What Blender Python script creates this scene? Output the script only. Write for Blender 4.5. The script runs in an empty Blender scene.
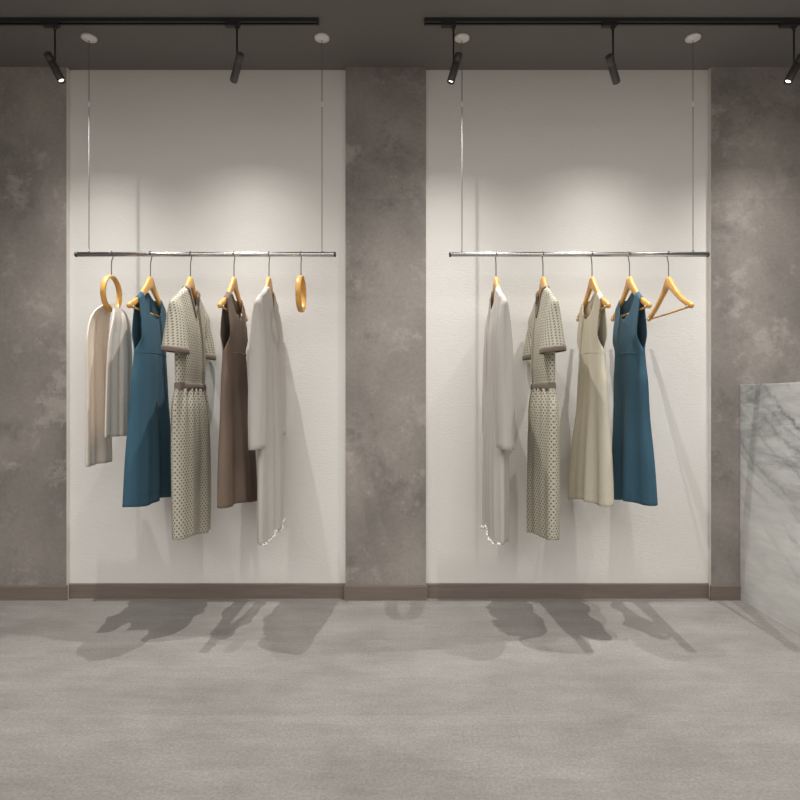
import bpy, bmesh, math, random
from mathutils import Vector, Matrix

C = bpy.context.scene.collection
S = bpy.context.scene
PI = math.pi

# ------------------------------------------------------------------ scale
# camera 1.04 m above the floor, looking straight at the back wall 3.15 m away
EYE = 1.04
WALL = 3.15          # white alcove wall
PIER = 3.12          # face of the concrete piers
CEIL = 2.7725
RAIL_Y = 2.863       # rails hang 0.29 m off the wall
RAIL_Z = 1.735
FX = 600.0


def P(px, py, d):
    """point at depth d seen at (px, py) from the photographer's spot"""
    return Vector(((px - 400) / FX * d, d, EYE - (py - 400) / FX * d))


def rail_x(px):
    return (px - 400) / FX * RAIL_Y


# ------------------------------------------------------------------ maths
def smooth(a, b, v):
    t = max(0.0, min(1.0, (v - a) / (b - a)))
    return t * t * (3 - 2 * t)


def interp(tab, v):
    """smooth interpolation in a sorted table of (v, value)"""
    if v <= tab[0][0]:
        return tab[0][1]
    if v >= tab[-1][0]:
        return tab[-1][1]
    for i in range(len(tab) - 1):
        (a, fa), (b, fb) = tab[i], tab[i + 1]
        if v <= b:
            t = (v - a) / (b - a)
            # catmull-rom
            pa = tab[i - 1] if i > 0 else (a - (b - a), fa)
            pb = tab[i + 2] if i + 2 < len(tab) else (b + (b - a), fb)
            ma = (fb - pa[1]) / (b - pa[0]) * (b - a)
            mb = (pb[1] - fa) / (pb[0] - a) * (b - a)
            t2, t3 = t * t, t * t * t
            return (2 * t3 - 3 * t2 + 1) * fa + (t3 - 2 * t2 + t) * ma + (-2 * t3 + 3 * t2) * fb + (t3 - t2) * mb


# ------------------------------------------------------------------ mesh builder
class MB:
    def __init__(self):
        self.v, self.f = [], []
        self.uv = {}

    def add(self, verts, faces):
        n = len(self.v)
        self.v += [Vector(p) for p in verts]
        self.f += [[i + n for i in f] for f in faces]
        return self

    def box(self, x0, x1, y0, y1, z0, z1):
        v = [(x, y, z) for x in (x0, x1) for y in (y0, y1) for z in (z0, z1)]
        f = [(0, 1, 3, 2), (4, 6, 7, 5), (0, 4, 5, 1), (2, 3, 7, 6), (0, 2, 6, 4), (1, 5, 7, 3)]
        return self.add(v, f)

    def grid(self, rows, closed=False, uv=False, u0=0.0):
        nr, nc = len(rows), len(rows[0])
        if uv:
            base = len(self.v)
            for i, r in enumerate(rows):
                a = [0.0]
                for p, q in zip(r, r[1:]):
                    a.append(a[-1] + (Vector(q) - Vector(p)).length)
                mid = a[nc // 2] if uv == 'mid' else (-abs(r[0][1] - RAIL_Y) if uv == 'y' else 0.0)
                for j in range(nc):
                    self.uv[base + i * nc + j] = (u0 + a[j] - mid, r[j][2])
        v = [p for r in rows for p in r]
        f = []
        for i in range(nr - 1):
            for j in range(nc if closed else nc - 1):
                k = (j + 1) % nc
                f.append((i * nc + j, i * nc + k, (i + 1) * nc + k, (i + 1) * nc + j))
        return self.add(v, f)

    def tube(self, pts, r, n=10, cap=True):
        pts = [Vector(p) for p in pts]
        rad = r if isinstance(r, (list, tuple)) else [r] * len(pts)
        rows = []
        t0 = (pts[1] - pts[0]).normalized()
        a = Vector((0, 0, 1)) if abs(t0.z) < 0.9 else Vector((1, 0, 0))
        nrm = t0.cross(a).normalized()
        for i, p in enumerate(pts):
            t = (pts[min(i + 1, len(pts) - 1)] - pts[max(i - 1, 0)]).normalized()
            nrm = (nrm - t * nrm.dot(t)).normalized()
            b = t.cross(nrm)
            rows.append([p + (nrm * math.cos(2 * PI * k / n) + b * math.sin(2 * PI * k / n)) * rad[i] for k in range(n)])
        base = len(self.v)
        self.grid(rows, True)
        if cap:
            self.f.append([base + k for k in range(n)][::-1])
            self.f.append([base + (len(pts) - 1) * n + k for k in range(n)])
        return self

    def lathe(self, prof, origin, axis=(0, 0, 1), n=24):
        """prof: list of (radius, height) along the axis"""
        ax = Vector(axis).normalized()
        a = Vector((0, 0, 1)) if abs(ax.z) < 0.9 else Vector((1, 0, 0))
        u = ax.cross(a).normalized()
        w = ax.cross(u)
        o = Vector(origin)
        rows = [[o + ax * h + (u * math.cos(2 * PI * k / n) + w * math.sin(2 * PI * k / n)) * max(r, 1e-5) for k in range(n)] for r, h in prof]
        base = len(self.v)
        self.grid(rows, True)
        self.f.append([base + k for k in range(n)][::-1])
        self.f.append([base + (len(prof) - 1) * n + k for k in range(n)])
        return self

    def blob(self, c, r, sx=1, sy=1, sz=1, nu=10, nv=6):
        rows = []
        for i in range(nv + 1):
            th = PI * i / nv
            rows.append([(c[0] + r * sx * max(math.sin(th), 1e-4) * math.cos(2 * PI * j / nu),
                          c[1] + r * sy * max(math.sin(th), 1e-4) * math.sin(2 * PI * j / nu),
                          c[2] + r * sz * math.cos(th)) for j in range(nu)])
        return self.grid(rows, True)

    def build(self, name, m, parent=None, shade=True, solid=0.0, bevel=0.0, merge=False, offset=0.0, sub=0):
        off = Vector(parent['_o']) if parent is not None else Vector((0, 0, 0))
        me = bpy.data.meshes.new(name)
        me.from_pydata([p - off for p in self.v], [], self.f)
        bm = bmesh.new()
        bm.from_mesh(me)
        if self.uv:
            lay = bm.loops.layers.uv.new('cloth')
            for fc in bm.faces:
                for lp in fc.loops:
                    lp[lay].uv = self.uv.get(lp.vert.index, (0, 0))
        if merge:
            bmesh.ops.remove_doubles(bm, verts=bm.verts, dist=2e-5)
        bmesh.ops.dissolve_degenerate(bm, edges=bm.edges, dist=1e-6)
        bmesh.ops.recalc_face_normals(bm, faces=bm.faces)
        bm.to_mesh(me)
        bm.free()
        if shade:
            me.polygons.foreach_set('use_smooth', [True] * len(me.polygons))
        me.materials.append(m)
        o = bpy.data.objects.new(name, me)
        C.objects.link(o)
        if parent is not None:
            o.parent = parent
        o['_o'] = tuple(off)
        if solid:
            md = o.modifiers.new('thickness', 'SOLIDIFY')
            md.thickness = solid
            md.offset = offset
        if bevel:
            md = o.modifiers.new('edges', 'BEVEL')
            md.width = bevel
            md.segments = 2
            md.limit_method = 'ANGLE'
        if sub:
            md = o.modifiers.new('smooth', 'SUBSURF')
            md.levels = md.render_levels = sub
        return o


def thing(name, label, cat, loc, group=None):
    o = bpy.data.objects.new(name, None)
    o.empty_display_size = 0.05
    C.objects.link(o)
    o.location = loc
    o['_o'] = tuple(loc)
    o['label'] = label
    o['category'] = cat
    if group:
        o['group'] = group
    return o


def struct(name, mb, m, m2=None, **k):
    o = mb.build(name, m, **k)
    if m2:
        o.data.materials.append(m2)
        for p in o.data.polygons:
            if abs(p.normal.x) > 0.5:
                p.material_index = 1
    o['kind'] = 'structure'
    return o


# ------------------------------------------------------------------ materials
class NT:
    def __init__(self, name):
        self.m = bpy.data.materials.new(name)
        self.m.use_nodes = True
        self.t = self.m.node_tree
        self.t.nodes.clear()
        self.out = self.n('ShaderNodeOutputMaterial')
        self.b = self.n('ShaderNodeBsdfPrincipled')
        self.l(self.b.outputs[0], self.out.inputs[0])
        self.tc = self.n('ShaderNodeTexCoord')

    def n(self, typ, **k):
        nd = self.t.nodes.new(typ)
        for a, v in k.items():
            setattr(nd, a, v)
        return nd

    def l(self, a, b):
        self.t.links.new(a, b)

    def set(self, **k):
        for a, v in k.items():
            self.b.inputs[a.replace('_', ' ')].default_value = v
        return self

    def mapping(self, scale=(1, 1, 1), rot=(0, 0, 0), loc=(0, 0, 0), src=None):
        mp = self.n('ShaderNodeMapping')
        mp.inputs['Scale'].default_value = scale
        mp.inputs['Rotation'].default_value = rot
        mp.inputs['Location'].default_value = loc
        self.l(src or self.tc.outputs['Object'], mp.inputs['Vector'])
        return mp.outputs[0]

    def noise(self, vec, scale, detail=4, rough=0.55, dist=0.0):
        n = self.n('ShaderNodeTexNoise')
        n.inputs['Scale'].default_value = scale
        n.inputs['Detail'].default_value = detail
        n.inputs['Roughness'].default_value = rough
        n.inputs['Distortion'].default_value = dist
        self.l(vec, n.inputs['Vector'])
        return n.outputs[0]

    def ramp(self, fac, stops, interp='LINEAR'):
        r = self.n('ShaderNodeValToRGB')
        r.color_ramp.interpolation = interp
        while len(r.color_ramp.elements) < len(stops):
            r.color_ramp.elements.new(0.5)
        for e, (p, c) in zip(r.color_ramp.elements, stops):
            e.position = p
            e.color = (c, c, c, 1) if isinstance(c, (int, float)) else (*c, 1)
        self.l(fac, r.inputs[0])
        return r.outputs[0]

    def mix(self, a, b, fac, mode='MIX'):
        x = self.n('ShaderNodeMix', data_type='RGBA', blend_type=mode)
        for sock, v in ((x.inputs[0], fac), (x.inputs[6], a), (x.inputs[7], b)):
            if hasattr(v, 'links') or isinstance(v, bpy.types.NodeSocket):
                self.l(v, sock)
            elif isinstance(v, (int, float)):
                sock.default_value = v
            else:
                sock.default_value = (*v, 1)
        return x.outputs[2]

    def math(self, op, a, b=None):
        x = self.n('ShaderNodeMath', operation=op)
        for i, v in enumerate((a, b)):
            if v is None:
                continue
            if isinstance(v, bpy.types.NodeSocket):
                self.l(v, x.inputs[i])
            else:
                x.inputs[i].default_value = v
        return x.outputs[0]

    def bump(self, h, strength=0.3, dist=0.002):
        b = self.n('ShaderNodeBump')
        b.inputs['Strength'].default_value = strength
        b.inputs['Distance'].default_value = dist
        self.l(h, b.inputs['Height'])
        self.l(b.outputs[0], self.b.inputs['Normal'])

    def color(self, sock):
        self.l(sock, self.b.inputs['Base Color'])


def srgb(r, g, b):
    return tuple(((c / 255 + 0.055) / 1.055) ** 2.4 if c > 10 else c / 255 / 12.92 for c in (r, g, b))


def flat(name, rgb, rough=0.6, metal=0.0, var=0.06, scale=30):
    t = NT(name)
    t.set(Roughness=rough, Metallic=metal)
    n = t.noise(t.tc.outputs['Object'], scale, 3)
    t.color(t.mix(tuple(c * (1 - var) for c in rgb), tuple(c * (1 + var) for c in rgb), n))
    return t.m


def concrete(name, base, seed):
    """plaster-finish concrete, cloudy with pale scuffed patches"""
    t = NT(name)
    t.set(Roughness=0.72)
    v = t.mapping(loc=(seed, seed * 0.7, seed * 1.3))
    big = t.noise(t.mapping(scale=(1, 1, 0.8), loc=(seed, 1, seed)), 1.7, 3, 0.5, 0.2)
    mid = t.noise(v, 4.2, 9, 0.68, 0.15)
    fine = t.noise(v, 60, 4, 0.7)
    grit = t.noise(v, 17, 6, 0.75)
    tone = t.ramp(big, [(0.32, tuple(c * 0.66 for c in base)), (0.5, base), (0.68, tuple(c * 1.34 for c in base))])
    # scuffed pale patches: broken-edged, grainy
    pm = t.math('ADD', t.math('MULTIPLY', mid, 0.7), t.math('MULTIPLY', grit, 0.3))
    patch = t.ramp(pm, [(0.53, 0.0), (0.60, 0.75), (0.7, 1.0)])
    tone = t.mix(tone, tuple(c * 1.75 for c in base), t.math('MULTIPLY', patch, 0.68))
    dm = t.math('ADD', t.math('MULTIPLY', t.noise(t.mapping(loc=(4, seed, 7)), 3.0, 9, 0.68, 0.3), 0.72), t.math('MULTIPLY', grit, 0.28))
    dark = t.ramp(dm, [(0.53, 0.0), (0.62, 0.8), (0.7, 1.0)])
    tone = t.mix(tone, tuple(c * 0.48 for c in base), t.math('MULTIPLY', dark, 0.66))
    tone = t.mix(tone, t.ramp(fine, [(0.3, 0.55), (0.7, 1.0)]), 0.4, 'MULTIPLY')
    sep = t.n('ShaderNodeSeparateXYZ')
    t.l(t.tc.outputs['Object'], sep.inputs[0])
    cmb = t.n('ShaderNodeCombineXYZ')
    t.l(t.math('ADD', sep.outputs[0], 0.18), cmb.inputs[0])
    t.l(t.math('ADD', sep.outputs[2], 0.315), cmb.inputs[1])
    br = t.n('ShaderNodeTexBrick')
    br.offset = 0.0
    for k, vv in (('Scale', 1.0), ('Brick Width', 2.0), ('Row Height', 1.2), ('Mortar Size', 0.001), ('Mortar Smooth', 0.2)):
        br.inputs[k].default_value = vv
    br.inputs['Color1'].default_value = (0.88, 0.88, 0.88, 1)
    br.inputs['Color2'].default_value = (1.0, 1.0, 1.0, 1)
    br.inputs['Mortar'].default_value = (0.86, 0.86, 0.86, 1)
    t.l(cmb.outputs[0], br.inputs['Vector'])
    tone = t.mix(tone, br.outputs[0], 1.0, 'MULTIPLY')
    t.color(tone)
    t.bump(t.mix(fine, mid, 0.5), 0.12, 0.003)
    return t.m


def mat_floor():
    t = NT('cement_floor')
    t.set(Roughness=0.6)
    t.b.inputs['Specular IOR Level'].default_value = 0.2
    o = t.tc.outputs['Object']
    br = t.n('ShaderNodeTexBrick')
    br.offset = 0.5
    br.inputs['Scale'].default_value = 1.0
    br.inputs['Brick Width'].default_value = 1.5
    br.inputs['Row Height'].default_value = 1.03
    br.inputs['Mortar Size'].default_value = 0.0012
    br.inputs['Mortar Smooth'].default_value = 0.4
    br.inputs['Color1'].default_value = (0.98, 0.975, 0.97, 1)
    br.inputs['Color2'].default_value = (0.84, 0.83, 0.82, 1)
    br.inputs['Mortar'].default_value = (0.86, 0.85, 0.84, 1)
    t.l(t.mapping(loc=(0.35, 0.08, 0)), br.inputs['Vector'])
    a = t.noise(t.mapping(scale=(0.8, 1.3, 1)), 2.6, 9, 0.66, 0.15)
    b = t.noise(t.mapping(scale=(0.35, 2.2, 1), loc=(3, 1, 0)), 9, 7, 0.7)
    c = t.noise(o, 105, 3, 0.8)
    g = t.noise(t.mapping(scale=(0.7, 1.4, 1)), 24, 7, 0.8)
    base = t.ramp(a, [(0.30, srgb(157, 152, 147)), (0.5, srgb(172, 167, 162)), (0.70, srgb(184, 179, 174))])
    base = t.mix(base, t.ramp(b, [(0.34, 0.76), (0.66, 1.0)]), 0.5, 'MULTIPLY')
    base = t.mix(base, t.ramp(g, [(0.3, 0.84), (0.7, 1.0)]), 0.5, 'MULTIPLY')
    base = t.mix(base, t.ramp(c, [(0.3, 0.42), (0.65, 1.0)]), 0.55, 'MULTIPLY')
    base = t.mix(base, br.outputs[0], 0.9, 'MULTIPLY')
    t.color(base)
    t.bump(c, 0.1, 0.001)
    return t.m


def mat_wallpaper():
    t = NT('white_textured_wallpaper')
    t.set(Roughness=0.85)
    w = t.noise(t.mapping(scale=(14, 14, 62)), 3.0, 4, 0.6, 0.4)
    big = t.noise(t.tc.outputs['Object'], 1.2, 3)
    t.color(t.mix(srgb(223, 219, 213), srgb(231, 227, 221), big))
    t.bump(w, 0.28, 0.005)
    return t.m


def mat_wood(name, rgb, axis_scale, contrast=0.25, rough=0.5, wave=18):
    t = NT(name)
    t.set(Roughness=rough)
    g = t.noise(t.mapping(scale=axis_scale), wave, 5, 0.65, 0.6)
    t.color(t.ramp(g, [(0.3, tuple(c * (1 - contrast) for c in rgb)), (0.7, tuple(c * (1 + contrast) for c in rgb))]))
    t.bump(g, 0.08, 0.001)
    return t.m


def mat_marble():
    t = NT('grey_veined_marble')
    t.set(Roughness=0.3)
    o = t.tc.outputs['Object']
    # veins run down towards the room on the left face (x const: y, z)
    v = t.mapping(rot=(math.radians(-38), 0, 0), scale=(0.55, 0.5, 1.5), loc=(0.2, 0.1, 0.33))
    cloud = t.noise(v, 2.0, 8, 0.62, 0.8)
    fine = t.noise(t.mapping(rot=(math.radians(-38), 0, 0), scale=(1, 0.5, 2.6)), 9, 6, 0.7, 0.6)
    base = t.ramp(cloud, [(0.30, srgb(182, 182, 180)), (0.44, srgb(226, 225, 221)), (0.7, srgb(240, 239, 235))])
    base = t.mix(base, t.ramp(fine, [(0.3, 0.72), (0.6, 1.0)]), 0.6, 'MULTIPLY')
    # long diagonal veins running down the slab, ragged at their edges
    sep = t.n('ShaderNodeSeparateXYZ')
    t.l(o, sep.inputs[0])
    along = t.math('SUBTRACT', t.math('SUBTRACT', sep.outputs[2], t.math('MULTIPLY', sep.outputs[1], 0.61)), 1.403)
    wob = t.noise(o, 3.2, 3, 0.5)
    rag = t.noise(t.mapping(loc=(2, 5, 1)), 15, 6, 0.7)
    p = t.math('ADD', along, t.math('ADD', t.math('MULTIPLY', t.math('SUBTRACT', wob, 0.5), 0.16), t.math('MULTIPLY', t.math('SUBTRACT', rag, 0.5), 0.085)))
    band = t.ramp(t.math('ABSOLUTE', t.math('SUBTRACT', p, -0.84)), [(0.0, 0.75), (0.16, 0.5), (0.30, 0.0)])
    smoke = t.ramp(t.noise(t.mapping(rot=(math.radians(-32), 0, 0), scale=(1, 0.6, 2.4)), 5, 8, 0.72, 0.8), [(0.42, 0.0), (0.62, 1.0)])
    base = t.mix(base, srgb(138, 139, 139), t.math('MULTIPLY', band, smoke))
    brk = t.ramp(t.noise(t.mapping(loc=(7, 1, 3)), 4.5, 4, 0.6), [(0.36, 0.15), (0.56, 1.0)])
    for c0, wd, st in ((-0.700, 0.006, 0.85), (-0.765, 0.004, 0.4), (-0.83, 0.005, 0.45), (-0.93, 0.004, 0.35), (-1.075, 0.012, 0.42), (-1.12, 0.005, 0.35), (-1.225, 0.006, 0.3), (-1.36, 0.006, 0.22), (-0.55, 0.006, 0.5)):
        d = t.math('ABSOLUTE', t.math('SUBTRACT', p, c0))
        line = t.ramp(d, [(0.0, 1.0), (wd, 0.5), (wd * 4.5, 0.0)])
        base = t.mix(base, srgb(78, 80, 83), t.math('MULTIPLY', t.math('MULTIPLY', line, st), brk))
    t.color(base)
    return t.m


def cloth(name, rgb, rough=0.9, weave=260, var=0.1, bump=0.25, sheer=0.0, trans=0.0):
    t = NT(name)
    t.set(Roughness=rough)
    t.b.inputs['Specular IOR Level'].default_value = 0.2
    t.b.inputs['Sheen Weight'].default_value = 0.04
    o = t.tc.outputs['Object']
    a = t.noise(t.mapping(scale=(1, 1, 0.25)), weave, 2, 0.6)
    b = t.noise(t.mapping(scale=(1, 1, 0.12)), 26, 4, 0.6)
    col = t.mix(tuple(c * (1 - var) for c in rgb), tuple(c * (1 + var) for c in rgb), a)
    col = t.mix(col, t.ramp(b, [(0.3, 0.86), (0.7, 1.0)]), 0.5, 'MULTIPLY')
    t.color(col)
    t.bump(a, bump, 0.001)
    sh = t.b.outputs[0]
    if trans:
        tr = t.n('ShaderNodeBsdfTranslucent')
        t.l(col, tr.inputs[0])
        mx = t.n('ShaderNodeMixShader')
        mx.inputs[0].default_value = trans
        t.l(sh, mx.inputs[1])
        t.l(tr.outputs[0], mx.inputs[2])
        sh = mx.outputs[0]
    if sheer:
        tp = t.n('ShaderNodeBsdfTransparent')
        mx = t.n('ShaderNodeMixShader')
        mx.inputs[0].default_value = sheer
        t.l(sh, mx.inputs[1])
        t.l(tp.outputs[0], mx.inputs[2])
        sh = mx.outputs[0]
    t.l(sh, t.out.inputs[0])
    return t.m


def mat_dotted():
    """cream fabric printed with staggered rows of small dark motifs"""
    t = NT('dotted_cream_fabric')
    t.set(Roughness=0.9)
    t.b.inputs['Specular IOR Level'].default_value = 0.2
    sep = t.n('ShaderNodeSeparateXYZ')
    t.l(t.tc.outputs['UV'], sep.inputs[0])
    sp, sz = 0.0190, 0.0125
    row = t.math('DIVIDE', sep.outputs[1], sz)
    rowi = t.math('FLOOR', row)
    fz = t.math('SUBTRACT', t.math('FRACT', row), 0.5)
    hor = sep.outputs[0]
    sh = t.math('MULTIPLY', t.math('FLOORED_MODULO', rowi, 2.0), 0.5)
    fy = t.math('SUBTRACT', t.math('FRACT', t.math('ADD', t.math('DIVIDE', hor, sp), sh)), 0.5)
    dy = t.math('ABSOLUTE', fy)
    dz = t.math('ABSOLUTE', fz)
    # little diamond motif
    d = t.math('ADD', t.math('MULTIPLY', dy, 1.5), t.math('MULTIPLY', dz, 0.9))
    dot = t.ramp(d, [(0.26, 1.0), (0.44, 0.0)])
    ring = t.ramp(d, [(0.5, 0.0), (0.58, 1.0), (0.66, 0.0)])
    base = t.mix(srgb(186, 180, 163), srgb(206, 200, 184), t.noise(t.tc.outputs['Object'], 40, 3))
    col = t.mix(base, srgb(78, 70, 58), t.math('MULTIPLY', dot, 0.9))
    col = t.mix(col, srgb(150, 142, 124), t.math('MULTIPLY', ring, 0.5))
    t.color(col)
    t.bump(d, 0.2, 0.001)
    return t.m


M = {}
M['wallpaper'] = mat_wallpaper()
M['pier_a'] = concrete('concrete_plaster', srgb(151, 143, 136), 2.1)
M['floor'] = mat_floor()
M['ceiling'] = flat('charcoal_ceiling_paint', srgb(118, 114, 110), 0.8, var=0.03, scale=3)
M['skirting'] = mat_wood('brown_skirting_wood', srgb(120, 107, 97), (0.25, 1, 6), 0.16, 0.6)
M['sidewall'] = flat('grey_side_wall_paint', srgb(150, 146, 140), 0.8, var=0.05, scale=2)
M['marble'] = mat_marble()
M['black'] = flat('black_track_paint', srgb(46, 45, 44), 0.45, var=0.05)
M['lampbody'] = flat('dark_grey_lamp_paint', srgb(70, 67, 64), 0.42, var=0.05)
M['chrome'] = flat('polished_chrome', (0.62, 0.61, 0.60), 0.24, 1.0, var=0.02)
M['steel'] = flat('hook_steel', (0.16, 0.155, 0.15), 0.4, 0.5, var=0.05)
M['cable'] = flat('steel_cable', (0.22, 0.215, 0.21), 0.7, 0.0, var=0.1, scale=200)
M['rose'] = flat('satin_metal_rose', srgb(235, 233, 229), 0.5, 0.0, var=0.03)
M['capdark'] = flat('dark_cap', srgb(70, 68, 66), 0.5, 0.3)
M['beech'] = mat_wood('golden_beech_wood', srgb(222, 166, 84), (2, 1, 3), 0.14, 0.35, 14)
M['pin'] = flat('pale_metal_pin', srgb(225, 223, 220), 0.35, 0.0)
M['blue'] = cloth('petrol_blue_cotton', srgb(66, 100, 118))
M['brown'] = cloth('taupe_brown_cotton', srgb(126, 108, 95))
M['cream'] = cloth('cream_linen', srgb(214, 206, 186))
M['white'] = cloth('sheer_white_voile', srgb(217, 211, 204), weave=180, var=0.03, sheer=0.10, trans=0.18)
M['dots'] = mat_dotted()
M['trim'] = cloth('taupe_rib_trim', srgb(132, 119, 107), weave=120)
M['scarf'] = cloth('oatmeal_wool_knit', srgb(240, 227, 212), weave=170, var=0.10, bump=0.6)
M['bead'] = flat('pearl_beads', srgb(232, 229, 224), 0.22)


def mat_lens():
    t = NT('lit_lamp_lens')
    t.set(Roughness=0.3)
    t.b.inputs['Base Color'].default_value = (0.9, 0.88, 0.84, 1)
    t.b.inputs['Emission Color'].default_value = (1, 0.96, 0.9, 1)
    t.b.inputs['Emission Strength'].default_value = 6.0
    return t.m


M['lens'] = mat_lens()

# ------------------------------------------------------------------ room shell
XL, XR, YB = -4.0, 4.0, -4.0
px2x = lambda px, d: (px - 400) / FX * d
A0, A1 = px2x(66.5, PIER), px2x(345.5, PIER)      # left alcove
B0, B1 = px2x(426, PIER), px2x(711, PIER)         # right alcove
struct('floor', MB().box(XL, XR, YB, WALL + 0.2, -0.1, 0), M['floor'], shade=False)
struct('ceiling', MB().box(XL, XR, YB, WALL + 0.2, CEIL, CEIL + 0.1), M['ceiling'], shade=False)
struct('wall_back', MB().box(XL, XR, WALL, WALL + 0.12, 0, CEIL), M['wallpaper'], shade=False)
struct('wall_left', MB().box(XL - 0.1, XL, YB, WALL + 0.12, 0, CEIL), M['sidewall'], shade=False)
struct('wall_right', MB().box(XR, XR + 0.1, YB, WALL + 0.12, 0, CEIL), M['sidewall'], shade=False)
struct('wall_left_pier', MB().box(XL, A0, PIER, WALL, 0, CEIL), M['pier_a'], M['wallpaper'], shade=False)
struct('wall_middle_pier', MB().box(A1, B0, PIER, WALL, 0, CEIL), M['pier_a'], M['wallpaper'], shade=False)
struct('wall_right_pier', MB().box(B1, XR, PIER, WALL, 0, CEIL), M['pier_a'], M['wallpaper'], shade=False)
BH, BT = 0.078, 0.008
COUNTER_X = px2x(740, PIER)


def skirting(name, x0, x1, y):
    mb = MB()
    prof = [(0, 0), (-BT, 0), (-BT, BH - 0.006), (-BT + 0.003, BH), (0, BH)]
    rows = [[(x, y + a, b) for a, b in prof] for x in (x0, x1)]
    mb.grid(rows, True)
    mb.f.append([0, 1, 2, 3, 4])
    mb.f.append([9, 8, 7, 6, 5])
    struct(name, mb, M['skirting'], shade=False)


skirting('baseboard_left_alcove', A0, A1, WALL)
skirting('baseboard_right_alcove', B0, B1, WALL)
skirting('baseboard_left_pier', XL, A0 + 0.006, PIER)
skirting('baseboard_middle_pier', A1 - 0.006, B0 + 0.006, PIER)
skirting('baseboard_right_pier', B1 - 0.006, COUNTER_X - 0.001, PIER)

# ------------------------------------------------------------------ counter
ct = thing('reception_counter', 'white marble counter with diagonal grey veins standing against the concrete pier', 'counter', (COUNTER_X + 0.4, 2.3, 0))
CZ = 1.118
MB().box(COUNTER_X, COUNTER_X + 0.03, 1.25, PIER - 0.001, 0, CZ).build('side_slab', M['marble'], ct, shade=False, bevel=0.0015)
MB().box(COUNTER_X + 0.03, COUNTER_X + 0.85, 1.25, 1.28, 0, CZ - 0.03).build('end_slab', M['marble'], ct, shade=False, bevel=0.0015)
MB().box(COUNTER_X + 0.03, COUNTER_X + 0.85, 1.25, PIER - 0.001, CZ - 0.03, CZ).build('countertop', M['marble'], ct, shade=False, bevel=0.0015)
MB().box(COUNTER_X + 0.82, COUNTER_X + 0.85, 1.28, PIER - 0.001, 0, CZ - 0.03).build('back_panel', M['sidewall'], ct, shade=False)

# ------------------------------------------------------------------ ceiling tracks and spotlights
TY = 2.732
TH = 0.018


def track(label, x0, x1, caps):
    t = thing('lighting_track', label, 'light track', ((x0 + x1) / 2, TY, CEIL), 'ceiling light tracks')
    mb = MB()
    prof = [(-0.015, CEIL), (-0.015, CEIL - TH), (-0.006, CEIL - TH), (-0.006, CEIL - 0.006), (0.006, CEIL - 0.006), (0.006, CEIL - TH), (0.015, CEIL - TH), (0.015, CEIL)]
    mb.grid([[(x, TY + a, b) for a, b in prof] for x in (x0, x1)], True)
    mb.build('channel', M['black'], t, shade=False)
    for x, s in caps:
        MB().box(min(x, x + s * 0.004), max(x, x + s * 0.004), TY - 0.0155, TY + 0.0155, CEIL - TH - 0.001, CEIL).build('end_cap', M['black'], t, shade=False, bevel=0.001)


track('black ceiling light track above the left clothes rail, carrying two spotlights', -3.2, px2x(318, TY), [(px2x(318, TY), 1)])
track('black ceiling light track above the right clothes rail, carrying three spotlights', px2x(425, TY), 3.2, [(px2x(425, TY), -1)])

# stem px, head tail px, head tip px, forward lean of tail / tip, adapter px range
SPOTS = [
    (55, (47.5, 54), (62, 81.5), 0.01, 0.0, (43, 59), 'leftmost black track spotlight, in front of the left concrete pier'),
    (237, (240.5, 54), (233.5, 81), -0.05, 0.06, (225, 240), 'black track spotlight above the left rail, pointing at the white wall'),
    (453.5, (459, 54), (450.5, 82.5), 0.008, 0.004, (441, 456), 'black track spotlight nearest the left end of the right track, leaning left'),
    (613, (609, 56), (616.5, 82), -0.05, 0.06, (602, 617), 'black track spotlight above the middle of the right rail'),
    (794, (801.5, 56), (787.5, 82.5), 0.01, 0.0, (780, 797), 'rightmost black track spotlight, in front of the right concrete pier'),
]
LAMPS = []
for sx, (ax, ay), (bx, by), dl0, dl1, (p0, p1), lab in SPOTS:
    X = px2x(sx, TY)
    t = thing('track_spotlight', lab, 'spotlight', (X, TY, CEIL - TH), 'track spotlights')
    tail, tip = P(ax, ay, TY + dl0), P(bx, by, TY + dl1)
    axis = (tip - tail).normalized()
    L = (tip - tail).length
    x0, x1 = px2x(p0, TY), px2x(p1, TY)
    mb = MB().box(x0, x1, TY - 0.011, TY + 0.011, CEIL - TH - 0.016, CEIL - TH)
    mb.build('track_adapter', M['black'], t, shade=False, bevel=0.002)
    za = CEIL - TH - 0.016
    MB().lathe([(0.010, 0), (0.010, 0.008), (0.005, 0.012)], (X, TY, za), (0, 0, -1), 16).build('adapter_collar', M['black'], t)
    # pivot on the stem's foot, beside the tail third of the head
    piv = tail + axis * (L * 0.33)
    zp = piv.z
    MB().tube([(X, TY, za), (X, TY, zp + 0.01), (X, TY, zp - 0.006)], 0.0042, 10).build('stem', M['black'], t)
    R = 0.0175
    MB().tube([Vector((X, TY, zp)), piv], 0.006, 10).build('pivot_joint', M['black'], t)
    head = MB().lathe([(0.0001, 0), (R - 0.002, 0), (R, 0.002), (R, L * 0.30), (R - 0.0012, L * 0.305), (R - 0.0012, L * 0.32), (R, L * 0.325),
                       (R, L - 0.001), (R - 0.001, L), (R - 0.0035, L), (R - 0.005, L - 0.012), (0.0001, L - 0.012)], tail, axis, 24).build('head', M['lampbody'], t)
    lens = MB().lathe([(0.0001, 0), (R - 0.0056, 0), (R - 0.0062, 0.002), (0.0001, 0.004)], tail + axis * (L - 0.0115), axis, 20).build('lens', M['lens'], head)
    lens['label'] = 'glowing white lens'
    LAMPS.append((tip, axis))

# ------------------------------------------------------------------ clothes rails
ROD_R = 0.0115


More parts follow.
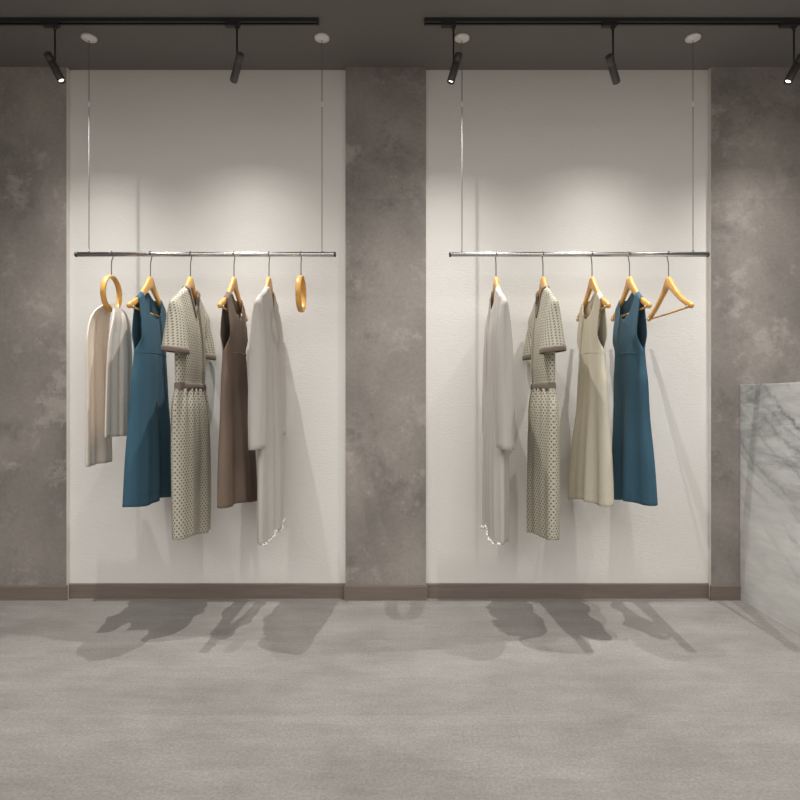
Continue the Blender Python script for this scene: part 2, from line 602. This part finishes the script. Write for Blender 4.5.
def rail(label, p0, p1, c0, c1):
    x0, x1 = rail_x(p0), rail_x(p1)
    t = thing('clothes_rail', label, 'clothes rail', ((x0 + x1) / 2, RAIL_Y, RAIL_Z), 'hanging clothes rails')
    MB().lathe([(0.0001, 0), (ROD_R - 0.001, 0), (ROD_R, 0.001), (ROD_R, x1 - x0 - 0.001), (ROD_R - 0.001, x1 - x0), (0.0001, x1 - x0)], (x0, RAIL_Y, RAIL_Z), (1, 0, 0), 24).build('rod', M['chrome'], t)
    for x, s in ((x0, -1), (x1, 1)):
        MB().lathe([(0.0001, 0), (ROD_R + 0.0012, 0), (ROD_R + 0.0012, 0.006), (ROD_R - 0.001, 0.008), (0.0001, 0.008)], (x - s * 0.004, RAIL_Y, RAIL_Z), (s, 0, 0), 20).build('end_cap', M['capdark'], t)
    for pc in (c0, c1):
        x = rail_x(pc)
        cb = MB().tube([(x, RAIL_Y, RAIL_Z + ROD_R - 0.002), (x, RAIL_Y, 2.2), (x, RAIL_Y, CEIL - 0.012)], 0.0019, 8).build('cable', M['cable'], t)
        MB().lathe([(0.0019, 0), (0.0036, 0.004), (0.0036, 0.02), (0.0019, 0.026)], (x, RAIL_Y, P(0, 107, RAIL_Y).z), (0, 0, 1), 10).build('cable_gripper', M['rose'], cb)
        MB().lathe([(0.0001, 0), (0.034, 0), (0.036, 0.002), (0.035, 0.009), (0.030, 0.012), (0.014, 0.013), (0.011, 0.016), (0.0001, 0.016)], (x, RAIL_Y, CEIL), (0, 0, -1), 28).build('ceiling_rose', M['rose'], t)
        MB().lathe([(0.0045, 0), (0.0045, 0.008), (0.002, 0.012)], (x, RAIL_Y, RAIL_Z + ROD_R - 0.001), (0, 0, 1), 12).build('rod_fixing', M['chrome'], t)
    return t


rail('chrome clothes rail on two cables in the left alcove, hung with five garments', 76, 335, 89, 322)
rail('chrome clothes rail on two cables in the right alcove, beside the marble counter', 450, 708, 462, 693)

# ------------------------------------------------------------------ hangers
STATIONS = [(0, 1.632, 1.573), (0.013, 1.631, 1.570), (0.028, 1.617, 1.560), (0.05, 1.592, 1.545), (0.072, 1.571, 1.530), (0.10, 1.545, 1.512),
            (0.142, 1.514, 1.486), (0.185, 1.492, 1.463), (0.212, 1.480, 1.450), (0.226, 1.474, 1.447), (0.233, 1.468, 1.451), (0.236, 1.461, 1.458)]


STATIONS = [(a, b - 0.004, c - 0.004) for a, b, c in STATIONS]


def arm_top(u):
    return interp([(a, b) for a, b, c in STATIONS[:11]], abs(u))


def hook(x, z0, parent, turn=0.0):
    r = ROD_R + 0.0045
    cz = RAIL_Z + ROD_R + 0.0024 - r
    pts = [(x, RAIL_Y, z0 - 0.01), (x, RAIL_Y, z0 + 0.02), (x, RAIL_Y, z0 + 0.055), (x, RAIL_Y + 0.003, z0 + 0.07), (x, RAIL_Y + r * 0.75, cz - r * 0.95)]
    for k in range(13):
        a = -0.45 + k / 12 * (PI + 0.75)
        pts.append((x, RAIL_Y + r * math.cos(a), cz + r * math.sin(a)))
    MB().tube(pts, 0.0024, 8).build('hook', M['steel'], parent)


def wood_hanger(px, label, group='wooden clothes hangers'):
    x = rail_x(px)
    t = thing('clothes_hanger', label, 'hanger', (x, RAIL_Y, 1.46), group)
    st = [(-a, b, c) for a, b, c in STATIONS[::-1]] + STATIONS[1:]
    rows = []
    for u, zo, zi in st:
        cz, hz = (zo + zi) / 2, (zo - zi) / 2
        hx = 0.0085 if abs(u) > 0.05 else 0.0085 + 0.002 * (1 - abs(u) / 0.05)
        row = []
        for k in range(14):
            a = 2 * PI * k / 14
            ca, sa = math.cos(a), math.sin(a)
            row.append((x + hx * math.copysign(abs(ca) ** 0.6, ca), RAIL_Y + u, cz + hz * math.copysign(abs(sa) ** 0.6, sa)))
        rows.append(row)
    mb = MB().grid(rows, True)
    mb.f.append(list(range(14))[::-1])
    n = (len(rows) - 1) * 14
    mb.f.append([n + k for k in range(14)])
    mb.build('arms', M['beech'], t)
    MB().tube([(x, RAIL_Y - 0.208, 1.4535), (x, RAIL_Y, 1.4525), (x, RAIL_Y + 0.208, 1.4535)], 0.0048, 10).build('trouser_bar', M['beech'], t)
    for s in (-1, 1):
        MB().lathe([(0.0001, 0), (0.0045, 0), (0.0045, 0.003), (0.0001, 0.004)], (x + (0.0085 if x < 0 else -0.0085), RAIL_Y + s * 0.206, 1.455), (1 if x < 0 else -1, 0, 0), 10).build('pin', M['pin'], t)
    hook(x, 1.628, t)
    return t


def ring_hanger(px, label, group):
    x = rail_x(px)
    t = thing('ring_hanger', label, 'hanger', (x, RAIL_Y, 1.464), group)
    zc, ro, ri, hx = 1.5465, 0.088, 0.0755, 0.0132
    rows = []
    for k in range(48):
        a = 2 * PI * k / 48
        row = []
        for j in range(12):
            b = 2 * PI * j / 12
            cb, sb = math.cos(b), math.sin(b)
            rr = (ro + ri) / 2 + (ro - ri) / 2 * math.copysign(abs(cb) ** 0.7, cb)
            row.append((x + hx * math.copysign(abs(sb) ** 0.7, sb), RAIL_Y + rr * math.cos(a), zc + rr * math.sin(a)))
        rows.append(row)
    rows.append(rows[0])
    MB().grid(rows, True).build('ring', M['beech'], t, merge=True)
    hook(x, zc + ro + 0.003, t)
    return t


G = 'wooden clothes hangers'
ring_hanger(111.5, 'open wooden ring hanger with a beige scarf draped through it', 'wooden ring hangers')
ring_hanger(301, 'empty wooden ring hanger seen edge on at the right end of the left rail', 'wooden ring hangers')
wood_hanger(150.5, 'wooden hanger inside the blue pinafore dress beside the scarf')
wood_hanger(190.5, 'wooden hanger inside the dotted dress on the left rail')
wood_hanger(234, 'wooden hanger inside the brown pinafore dress')
wood_hanger(269, 'wooden hanger inside the white gown beside the empty ring hanger')
wood_hanger(496, 'wooden hanger inside the white gown at the left end of the right rail')
wood_hanger(543, 'wooden hanger inside the dotted dress on the right rail')
wood_hanger(592, 'wooden hanger inside the cream pinafore dress')
wood_hanger(629.5, 'wooden hanger inside the blue pinafore dress on the right rail')
wood_hanger(668.5, 'bare wooden hanger with nothing on it at the right end of the right rail')

# ------------------------------------------------------------------ garments
NH = 26          # columns per half panel


class Fold:
    def __init__(self, seed, amps):
        rnd = random.Random(seed)
        self.w = [(k * rnd.uniform(0.9, 1.12), rnd.uniform(0, 2 * PI), a, rnd.uniform(-0.6, 0.6)) for k, a in amps]

    def __call__(self, s, q):
        """s across (-1..1), q how far down (0..1)"""
        v = 0
        for k, ph, a, dr in self.w:
            c = math.sin(k * s + ph + dr * q * 2)
            v += a * (c if c > 0 else c * 0.7)
        return v * (1 - abs(s) ** 5)


class Panelled:
    """front and back cloth panels hung in the plane across the rail;
    f = +1 the side turned to the room's middle, f = -1 the other side"""

    def __init__(self, x0, side, W, T, za, top, wi, wo, folds, amp, yc=0.0, Tback=0.6, open_k=0.08, sleeved=False, lean=0.0):
        self.sleeved, self.lean = sleeved, lean
        self.x0, self.side, self.W, self.T, self.za, self.top = x0, side, W, T, za, top
        self.wi, self.wo, self.folds, self.amp = wi, wo, folds, amp
        self.yc, self.tb, self.ok = RAIL_Y + yc, Tback, open_k

    def x(self, f, s, z):
        k = 0.0 if self.sleeved else smooth(self.za, self.za + self.ok, z) ** 0.8
        pr = max(0.0, 1 - min(1.0, abs(s)) ** 2.3) ** 0.55
        T = self.T(z) * (1.0 if f > 0 else self.tb)
        q = max(0.0, min(1.0, (self.top - z) / (self.top - 0.5)))
        d = T * ((1 - k) * pr + k * max(pr, 0.8))
        fo = self.folds[0 if f > 0 else 1](s, q) * self.amp(z)
        return self.x0 + self.side * (f * d + fo) + self.lean * max(0.0, 1.32 - z) ** 1.3

    def lower(self, f, z0f, nz=40, z1=None):
        z1 = self.za if z1 is None else z1
        rows = []
        for i in range(nz + 1):
            row = []
            for j in range(2 * NH + 1):
                s = -1 + j / NH
                z0 = z0f(f, s)
                z = z0 + (z1 - z0) * (i / nz)
                row.append((self.x(f, s, z), self.yc + s * self.W(z), z))
            rows.append(row)
        return rows

    def up(self, f, h, u, z):
        """point of the upper panel, u measured out from the middle on half h"""
        wo = self.wo(f, z)
        s = h * u / wo
        T0 = self.x(f, s, min(z, self.top - 0.02)) - self.x0
        e = smooth(self.top - 0.02, self.top, z)
        xx = T0 * math.sqrt(max(0.0, 1 - e * e))
        kz = smooth(self.za + 0.10, self.top - 0.02, z)
        ct = straight_top if self.sleeved else arm_top
        zz = z + kz * (ct(u) - ct(0.13))
        return (self.x0 + xx, self.yc + h * u, zz)

    def upper(self, f, nz=30):
        out = []
        for h in (-1, 1):
            rows = []
            for i in range(nz + 1):
                z = self.za + (self.top - self.za) * (1 - (1 - i / nz) ** 1.35)
                wi, wo = self.wi(f, z), self.wo(f, z)
                rows.append([self.up(f, h, wi + (wo - wi) * j / NH, z) for j in range(NH + 1)])
            out.append(rows)
        return out


def straight_top(u):
    return 1.569 - (max(abs(u), 0.062) - 0.065) * 0.561


TOP = arm_top(0.13) + 0.0045
TOPS = straight_top(0.13) + 0.0045


def pinafore(px, side, mat, label, seed, hem, wmax, group, T_hem=0.064, shift=0.0, lean=0.0):
    x0 = rail_x(px)
    t = thing('pinafore_dress', label, 'dress', (x0, RAIL_Y, hem), group)
    za = 1.262
    W = lambda z: interp([(0.50, wmax), (0.75, wmax * 0.955), (0.95, wmax * 0.86), (1.12, 0.193), (1.20, 0.176), (za, 0.168)], z)
    Tt = lambda z: interp([(0.50, T_hem), (0.8, T_hem * 0.86), (1.05, 0.040), (1.25, 0.036), (1.38, 0.030), (1.46, 0.020), (1.53, 0.013)], z)
    zn = {1: 1.408, -1: 1.464}
    wi = lambda f, z: 0.0 if z <= zn[f] else 0.108 * ((z - zn[f]) / (TOP - zn[f])) ** 0.30
    wo = lambda f, z: interp([(za, 0.168), (1.30, 0.158), (1.36, 0.152), (1.44, 0.151), (TOP, 0.152)], z) if f > 0 else interp([(za, 0.168), (1.30, 0.163), (1.40, 0.157), (TOP, 0.152)], z)
    fo = (Fold(seed, [(4.2, 0.5), (8.5, 0.42), (15, 0.2)]), Fold(seed + 50, [(3.8, 0.5), (9.5, 0.35)]))
    amp = lambda z: 0.026 * smooth(1.18, 0.6, z) + 0.006 * smooth(1.40, 1.15, z)
    pn = Panelled(x0, side, W, Tt, za, TOP, wi, wo, fo, amp, shift, 0.65, lean=lean)
    rnd = random.Random(seed + 7)
    ph = rnd.uniform(0, 6)
    zh = lambda f, s: hem - 0.012 * s + 0.008 * math.sin(3.5 * s + ph + (0 if f > 0 else 1.5)) * (1 - abs(s) ** 4) + (0.0 if f > 0 else 0.006 * (1 - s * s))
    mb = MB()
    for f in (1, -1):
        mb.grid(pn.lower(f, zh, 44))
        for rows in pn.upper(f):
            mb.grid(rows)
    body = mb.build('dress_body', mat, t, merge=True, solid=0.0026)
    # stitched waist seam across the front and a stitched hem
    sm = MB()
    for zc, hh, off in ((1.262, 0.0016, 0.0022),):
        rows = []
        for dz, o_ in ((-hh, 0.0), (-hh, off), (hh, off), (hh, 0.0)):
            row = []
            for j in range(2 * NH + 1):
                s = (-1 + j / NH) * 0.985
                z = zc + 0.010 * math.cos(s * 1.5) - 0.01 + dz
                row.append((pn.x(1, s, z) + side * o_, pn.yc + s * W(z), z))
            rows.append(row)
        sm.grid(rows, False)
    sm.build('waist_seam', mat, t, merge=False)
    hm = MB()
    rows = []
    for dz, o_ in ((0.052, 0.0005), (0.052, 0.0026), (0.0495, 0.0026), (0.0495, 0.0005)):
        row = []
        for j in range(2 * NH + 1):
            s = (-1 + j / NH) * 0.985
            z = zh(1, s) + dz
            row.append((pn.x(1, s, z) + side * o_, pn.yc + s * W(z), z))
        rows.append(row)
    hm.grid(rows, False)
    hm.build('hem_stitching', mat, t)
    return t


PG = 'sleeveless pinafore dresses'
pinafore(150.5, 1, M['blue'], 'petrol blue pinafore dress hanging beside the beige scarf on the left rail', 11, 0.560, 0.246, PG, lean=-0.022)
pinafore(234, 1, M['brown'], 'taupe brown pinafore dress between the dotted dress and the white gown', 23, 0.553, 0.240, PG, 0.068)
pinafore(592, -1, M['cream'], 'plain cream pinafore dress between the dotted dress and the blue one', 37, 0.562, 0.246, PG, 0.066)
pinafore(629.5, -1, M['blue'], 'petrol blue pinafore dress on the right rail next to the bare hanger', 43, 0.562, 0.230, PG, 0.062, lean=0.034)


def ell(cx, cy, z, hx, hy, n=28, fold=None, q=0.0, tilt=0.0):
    row = []
    for k in range(n):
        a = 2 * PI * k / n
        m = 1 + (fold * math.sin(3 * a + 1) + fold * 0.6 * math.sin(7 * a + 2)) if fold else 1
        row.append((cx + hx * math.cos(a) * m, cy + hy * math.sin(a) * m, z + tilt * math.cos(a)))
    return row


def dotted_dress(px, side, label, seed):
    x0 = rail_x(px)
    hem = 0.405
    t = thing('dotted_dress', label, 'dress', (x0, RAIL_Y, hem), 'dotted short sleeved dresses')
    za = 1.30
    zw = 1.10
    W = lambda z: interp([(0.38, 0.203), (0.60, 0.212), (0.85, 0.217), (1.0, 0.210), (zw, 0.183), (1.2, 0.184), (za, 0.186)], z)
    Tt = lambda z: interp([(0.38, 0.054), (0.8, 0.054), (1.0, 0.046), (zw, 0.033), (1.2, 0.036), (1.35, 0.034), (1.45, 0.024), (1.53, 0.014)], z)
    zn = {1: 1.450, -1: 1.524}
    wi = lambda f, z: 0.0 if z <= zn[f] else 0.066 * ((z - zn[f]) / (TOPS - zn[f])) ** 0.8
    wo = lambda f, z: interp([(za, 0.186), (1.36, 0.187), (1.45, 0.193), (TOPS, 0.2)], z)
    fo = (Fold(seed, [(5, 0.5), (10, 0.3), (17, 0.2)]), Fold(seed + 50, [(4, 0.5), (9.5, 0.35)]))
    amp = lambda z: 0.017 * smooth(1.05, 0.5, z) + 0.005
    pn = Panelled(x0, side, W, Tt, za, TOPS, wi, wo, fo, amp, 0.0, 0.85, sleeved=True)
    # bodice
    mb = MB()
    for f in (1, -1):
        mb.grid(pn.lower(f, lambda f, s: zw - 0.004, 16), uv='mid')
        for rows in pn.upper(f):
            mb.grid(rows, uv='y')
    bod = mb.build('bodice', M['dots'], t, merge=True, solid=0.0026)
    # skirt, gathered under the waistband
    mb = MB()
    rnd = random.Random(seed)
    p1, p2 = rnd.uniform(0, 6), rnd.uniform(0, 6)
    for f in (1, -1):
        zh = lambda f, s: hem - 0.014 * s + 0.007 * math.sin(4 * s + p1) * (1 - s ** 4)
        rows = pn.lower(f, zh, 60, zw)
        for i, row in enumerate(rows):
            for j, p in enumerate(row):
                s = -1 + j / NH
                g = smooth(zw - 0.28, zw - 0.01, p[2]) * smooth(zw + 0.004, zw - 0.016, p[2])
                row[j] = (p[0] + side * f * 0.008 * g * math.sin(20 * s + p2) * (1 - abs(s) ** 6), p[1], p[2])
        mb.grid(rows, uv='mid')
    mb.build('skirt', M['dots'], t, merge=True, solid=0.0026)
    # waistband
    mb = MB()
    for f in (1, -1):
        rows = []
        for i in range(7):
            z = zw - 0.014 + i * 0.0055
            b = 0.0025 * math.sin(PI * i / 6) + 0.003
            row = []
            for j in range(2 * NH + 1):
                s = -1 + j / NH
                xx = pn.x(f, s, zw)
                row.append((xx + side * f * b * (1 - abs(s) ** 8) + side * f * 0.0012 * math.sin(46 * s), pn.yc + s * (W(zw) + 0.002), z))
            rows.append(row)
        mb.grid(rows)
    wb = mb.build('waistband', M['trim'], t, merge=True, solid=0.002)
    wb['label'] = 'taupe gathered waistband'
    # neck trim
    mb = MB()
    for f in (1, -1):
        wid = 0.020 if f > 0 else 0.034
        for h in (-1, 1):
            lo = zn[f] - 0.022
            rows = []
            for i in range(19):
                z = lo + (TOPS - lo) * i / 18
                a = 0.066 * ((z - zn[f]) / (TOPS - zn[f]))
                a0 = wi(f, z)
                a1 = max(a0 + 0.0008, (a0 if z > zn[f] else a * 0.9) + wid)
                row = []
                for j in range(4):
                    p = pn.up(f, h, a0 + (a1 - a0) * j / 3, z)
                    row.append((p[0] + side * f * 0.0035, p[1], p[2] + 0.001))
                rows.append(row)
            mb.grid(rows)
    nt = mb.build('neck_trim', M['trim'], t, merge=True, solid=0.006)
    nt['label'] = 'taupe neckline band'
    # sleeves
    for near in (True, False):
        s = -1 if near else 1
        k = 1.0 if near else 0.72
        prof = [(1.514, 0.152, 0.016, 0.009), (1.498, 0.160, 0.038, 0.012), (1.487, 0.172, 0.047, 0.014), (1.474, 0.182, 0.059, 0.018), (1.455, 0.187, 0.060, 0.024),
                (1.42, 0.190, 0.062 * (k + 1) / 2, 0.031), (1.36, 0.196, 0.069 * k, 0.040), (1.31, 0.201, 0.076 * k, 0.047), (1.262, 0.206, 0.082 * k, 0.052)]
        if not near:
            prof = [(a, b + (0.012 if i > 5 else 0), c, d * (0.82 if i > 4 else 1)) for i, (a, b, c, d) in enumerate(prof)]
        rows = []
        for i in range(29):
            z = prof[0][0] + (prof[-1][0] - prof[0][0]) * i / 28
            pv = sorted(prof)
            cy = interp([(a, b) for a, b, c, d in pv], z)
            hy = interp([(a, c) for a, b, c, d in pv], z)
            hx = interp([(a, d) for a, b, c, d in pv], z)
            q = i / 28
            rows.append(ell(x0 + side * 0.006 * q, RAIL_Y + s * cy, z, hx, hy, 32, 0.035 * q, q, -side * 0.006 * q))
        mb = MB().grid(rows, True, uv='first')
        mb.f.append(list(range(32)))
        sl = mb.build('sleeve', M['dots'], t, solid=0.0024)
        last = rows[-1]
        c = Vector((x0 + side * 0.006, RAIL_Y + s * prof[-1][1], 0))
        cuff = []
        for dz, gx in ((0.012, 1.02), (0.006, 1.05), (-0.006, 1.05), (-0.011, 1.03), (-0.009, 0.97)):
            cuff.append([(c.x + (p[0] - c.x) * gx, c.y + (p[1] - c.y) * gx, p[2] + dz) for p in last])
        cf = MB().grid(cuff, True).build('cuff', M['trim'], sl, solid=0.002)
        cf['label'] = 'taupe cuff'
    return t


dotted_dress(190.5, 1, 'cream dress with small dark dots and taupe waistband on the left rail', 5)
dotted_dress(543, -1, 'cream dress with small dark dots and taupe waistband on the right rail', 9)


def gown(px, side, label, seed):
    x0 = rail_x(px)
    hem = 0.40
    t = thing('white_gown', label, 'gown', (x0, RAIL_Y, hem - 0.03), 'long white sheer gowns')
    za = 1.30
    W = lambda z: interp([(0.35, 0.200), (0.6, 0.198), (0.9, 0.186), (1.1, 0.178), (za, 0.182)], z)
    Tt = lambda z: interp([(0.35, 0.040), (0.8, 0.042), (1.1, 0.036), (1.35, 0.032), (1.45, 0.022), (1.53, 0.013)], z)
    zn = {1: 1.452, -1: 1.526}
    wi = lambda f, z: 0.0 if z <= zn[f] else 0.060 * ((z - zn[f]) / (TOPS - zn[f])) ** 0.7
    wo = lambda f, z: interp([(za, 0.182), (1.36, 0.186), (1.45, 0.195), (TOPS, 0.205)], z)
    fo = (Fold(seed, [(7, 0.45), (13, 0.4), (22, 0.25)]), Fold(seed + 50, [(5, 0.5), (11, 0.4)]))
    amp = lambda z: 0.014 * smooth(1.25, 0.6, z) + 0.006
    pn = Panelled(x0, side, W, Tt, za, TOPS, wi, wo, fo, amp, 0.0, 0.85, sleeved=True)
    zh = lambda f, s: (hem + 0.012 + 0.016 * s + 0.014 * math.sin(5 * s + seed)) if f > 0 else hem - 0.012 + 0.03 * abs(s) ** 3 * (1 if s < 0 else 1.6)
    zhe = lambda f, s: zh(f, s) * (1 - abs(s) ** 8) + (hem + 0.012 + 0.016 * s) * abs(s) ** 8
    mb = MB()
    for f in (1, -1):
        mb.grid(pn.lower(f, zhe, 56))
        for rows in pn.upper(f):
            mb.grid(rows)
    mb.build('gown_body', M['white'], t, merge=True, solid=0.0016)
    # sewn pearl edging on the front hem
    mb = MB()
    rnd = random.Random(seed)
    for j in range(34):
        s = -0.95 + j / 33 * 1.9
        z = zhe(1, s) + 0.003
        r = rnd.choice((0.0035, 0.0045, 0.006, 0.009)) if j % 3 else 0.0085
        mb.blob((pn.x(1, s, z) + side * 0.004, pn.yc + s * W(z), z + rnd.uniform(-0.004, 0.005)), r, 0.7, 1.1, 0.9, 10, 6)
    be = mb.build('hem_beading', M['bead'], t)
    be['label'] = 'shiny pearl hem edging'
    # long sleeves
    for near in (True, False):
        s = -1 if near else 1
        zb = 0.825 if near else 0.86
        k = 1.0 if near else 0.8
        prof = sorted([(1.514, 0.152, 0.016, 0.009), (1.498, 0.160, 0.038, 0.012), (1.487, 0.172, 0.047, 0.013), (1.474, 0.184, 0.057, 0.015), (1.455, 0.190, 0.054, 0.019), (1.40, 0.198, 0.048 * (k + 1) / 2, 0.027),
                       (1.25, 0.208, 0.048 * k, 0.036), (1.0, 0.222, 0.047 * k, 0.039), (zb, 0.230, 0.043 * k, 0.036)])
        rows = []
        for i in range(41):
            z = 1.514 + (zb - 1.514) * (i / 40) ** 1.3
            cy = interp([(a, b) for a, b, c, d in prof], z)
            hy = interp([(a, c) for a, b, c, d in prof], z)
            hx = interp([(a, d) for a, b, c, d in prof], z)
            rows.append(ell(x0 - side * 0.004, RAIL_Y + s * cy, z, hx, hy, 28, 0.06 * i / 40, 0, side * 0.004 * i / 40))
        mb = MB().grid(rows, True)
        mb.f.append(list(range(28)))
        mb.build('sleeve', M['white'], t, solid=0.0016)
    return t


gown(269, 1, 'long white sheer gown with pearl hem hanging beside the brown pinafore', 3)
gown(496, -1, 'long white sheer gown with pearl hem at the left end of the right rail', 8)


def scarf():
    x0 = rail_x(111.5)
    t = thing('scarf', 'beige knitted scarf draped through the open wooden ring', 'scarf', (x0, RAIL_Y, 0.74))
    top = 1.492
    hw = [(0.70, 0.140), (1.0, 0.134), (1.25, 0.124), (1.36, 0.110), (1.42, 0.094), (1.46, 0.072), (1.48, 0.054), (1.50, 0.044)]
    xo = [(0.70, 0.044), (1.1, 0.048), (1.36, 0.052), (1.42, 0.050), (1.46, 0.038), (1.48, 0.022), (1.4915, 0.006), (1.492, 0.0)]
    yc = lambda sd, z: RAIL_Y + (-0.022 if sd < 0 else -0.022) * smooth(1.48, 1.3, z)

    def row(sd, z):
        w, xx = interp(hw, z), interp(xo, z)
        if sd > 0:
            w *= 0.88
        q = smooth(1.49, 1.2, z)
        r = []
        for j in range(41):
            s = -1 + j / 20
            f = 0.010 * math.sin(5.2 * s + (0.6 if sd > 0 else 2.4)) + 0.005 * math.sin(11 * s + 1 + z * 2)
            if sd > 0:
                f += 0.018 * smooth(0.0, 0.10, s) - 0.010       # folded-over edge
            r.append((x0 + sd * (xx + f * (0.25 + 0.75 * q) * smooth(1.492, 1.47, z)), yc(sd, z) + s * w, z + 0.003 * math.cos(s * 1.6) * smooth(1.44, 1.49, z)))
        return r
    rows = []
    zA, zB = 0.738, 0.868
    n = 60
    for i in range(n + 1):
        rows.append(row(-1, zA + (top - zA) * (1 - (1 - i / n) ** 1.6)))
    for i in range(1, n + 1):
        rows.append(row(1, zB + (top - zB) * (1 - (i / n) ** 1.6)))
    MB().grid(rows).build('cloth', M['scarf'], t, solid=0.007, merge=True)


scarf()

# ------------------------------------------------------------------ light
W_AMB = 0.48
w = bpy.data.worlds.new('World')
S.world = w
w.use_nodes = True
bg = w.node_tree.nodes['Background']
bg.inputs[0].default_value = (1.0, 0.985, 0.96, 1)
bg.inputs[1].default_value = W_AMB

# each spotlight throws a beam that is brightest on its axis and cuts off at about 50 degrees
BEAM = [(0, 1.7), (10, 1.6), (20, 1.0), (30, 0.44), (38, 0.22), (44, 0.125), (49, 0.06), (54, 0.025), (60, 0.0), (90, 0.0)]
POW = 55
for i, (tip, axis) in enumerate(LAMPS):
    ld = bpy.data.lights.new('spot', 'SPOT')
    ld.energy = POW
    ld.color = (1.0, 0.985, 0.96)
    ld.spot_size = math.radians(130)
    ld.spot_blend = 0.05
    ld.shadow_soft_size = 0.004
    ld.use_nodes = True
    nt = ld.node_tree
    em = nt.nodes['Emission']
    tc = nt.nodes.new('ShaderNodeTexCoord')
    sp = nt.nodes.new('ShaderNodeSeparateXYZ')
    nt.links.new(tc.outputs['Normal'], sp.inputs[0])
    ab = nt.nodes.new('ShaderNodeMath')
    ab.operation = 'ABSOLUTE'
    nt.links.new(sp.outputs[2], ab.inputs[0])
    ac = nt.nodes.new('ShaderNodeMath')
    ac.operation = 'ARCCOSINE'
    nt.links.new(ab.outputs[0], ac.inputs[0])
    dv = nt.nodes.new('ShaderNodeMath')
    dv.operation = 'DIVIDE'
    dv.inputs[1].default_value = PI / 2
    nt.links.new(ac.outputs[0], dv.inputs[0])
    cr = nt.nodes.new('ShaderNodeValToRGB')
    cr.color_ramp.interpolation = 'LINEAR'
    while len(cr.color_ramp.elements) < len(BEAM):
        cr.color_ramp.elements.new(0.5)
    for e, (a, v) in zip(cr.color_ramp.elements, BEAM):
        e.position = a / 90
        e.color = (v, v, v, 1)
    nt.links.new(dv.outputs[0], cr.inputs[0])
    nt.links.new(cr.outputs[0], em.inputs['Strength'])
    o = bpy.data.objects.new('spot_light', ld)
    C.objects.link(o)
    o.location = tip + axis * 0.012
    o.location.y = TY + 0.010
    if i == 2:
        o.location.x += 0.023
    if i == 0:
        o.location.x += 0.003

# unseen area light added above and behind the camera as soft ambient fill
ld = bpy.data.lights.new('ambient_fill', 'AREA')
ld.energy = 258
ld.shape = 'RECTANGLE'
ld.size, ld.size_y = 6.6, 4.6
ld.color = (1.0, 0.99, 0.97)
o = bpy.data.objects.new('ambient_fill_light', ld)
C.objects.link(o)
o.location = (0, -1.35, CEIL - 0.004)

# ------------------------------------------------------------------ camera and view
cd = bpy.data.cameras.new('camera')
cd.sensor_width = 36
cd.lens = 27
cam = bpy.data.objects.new('camera', cd)
C.objects.link(cam)
cam.location = (0, 0, EYE)
cam.rotation_euler = (PI / 2, 0, 0)
S.camera = cam
vs = S.view_settings
vs.view_transform = 'Standard'
vs.look = 'None'
vs.gamma = 1
vs.use_curve_mapping = False
vs.exposure = 0.0

for o in S.objects:
    if '_o' in o:
        del o['_o']
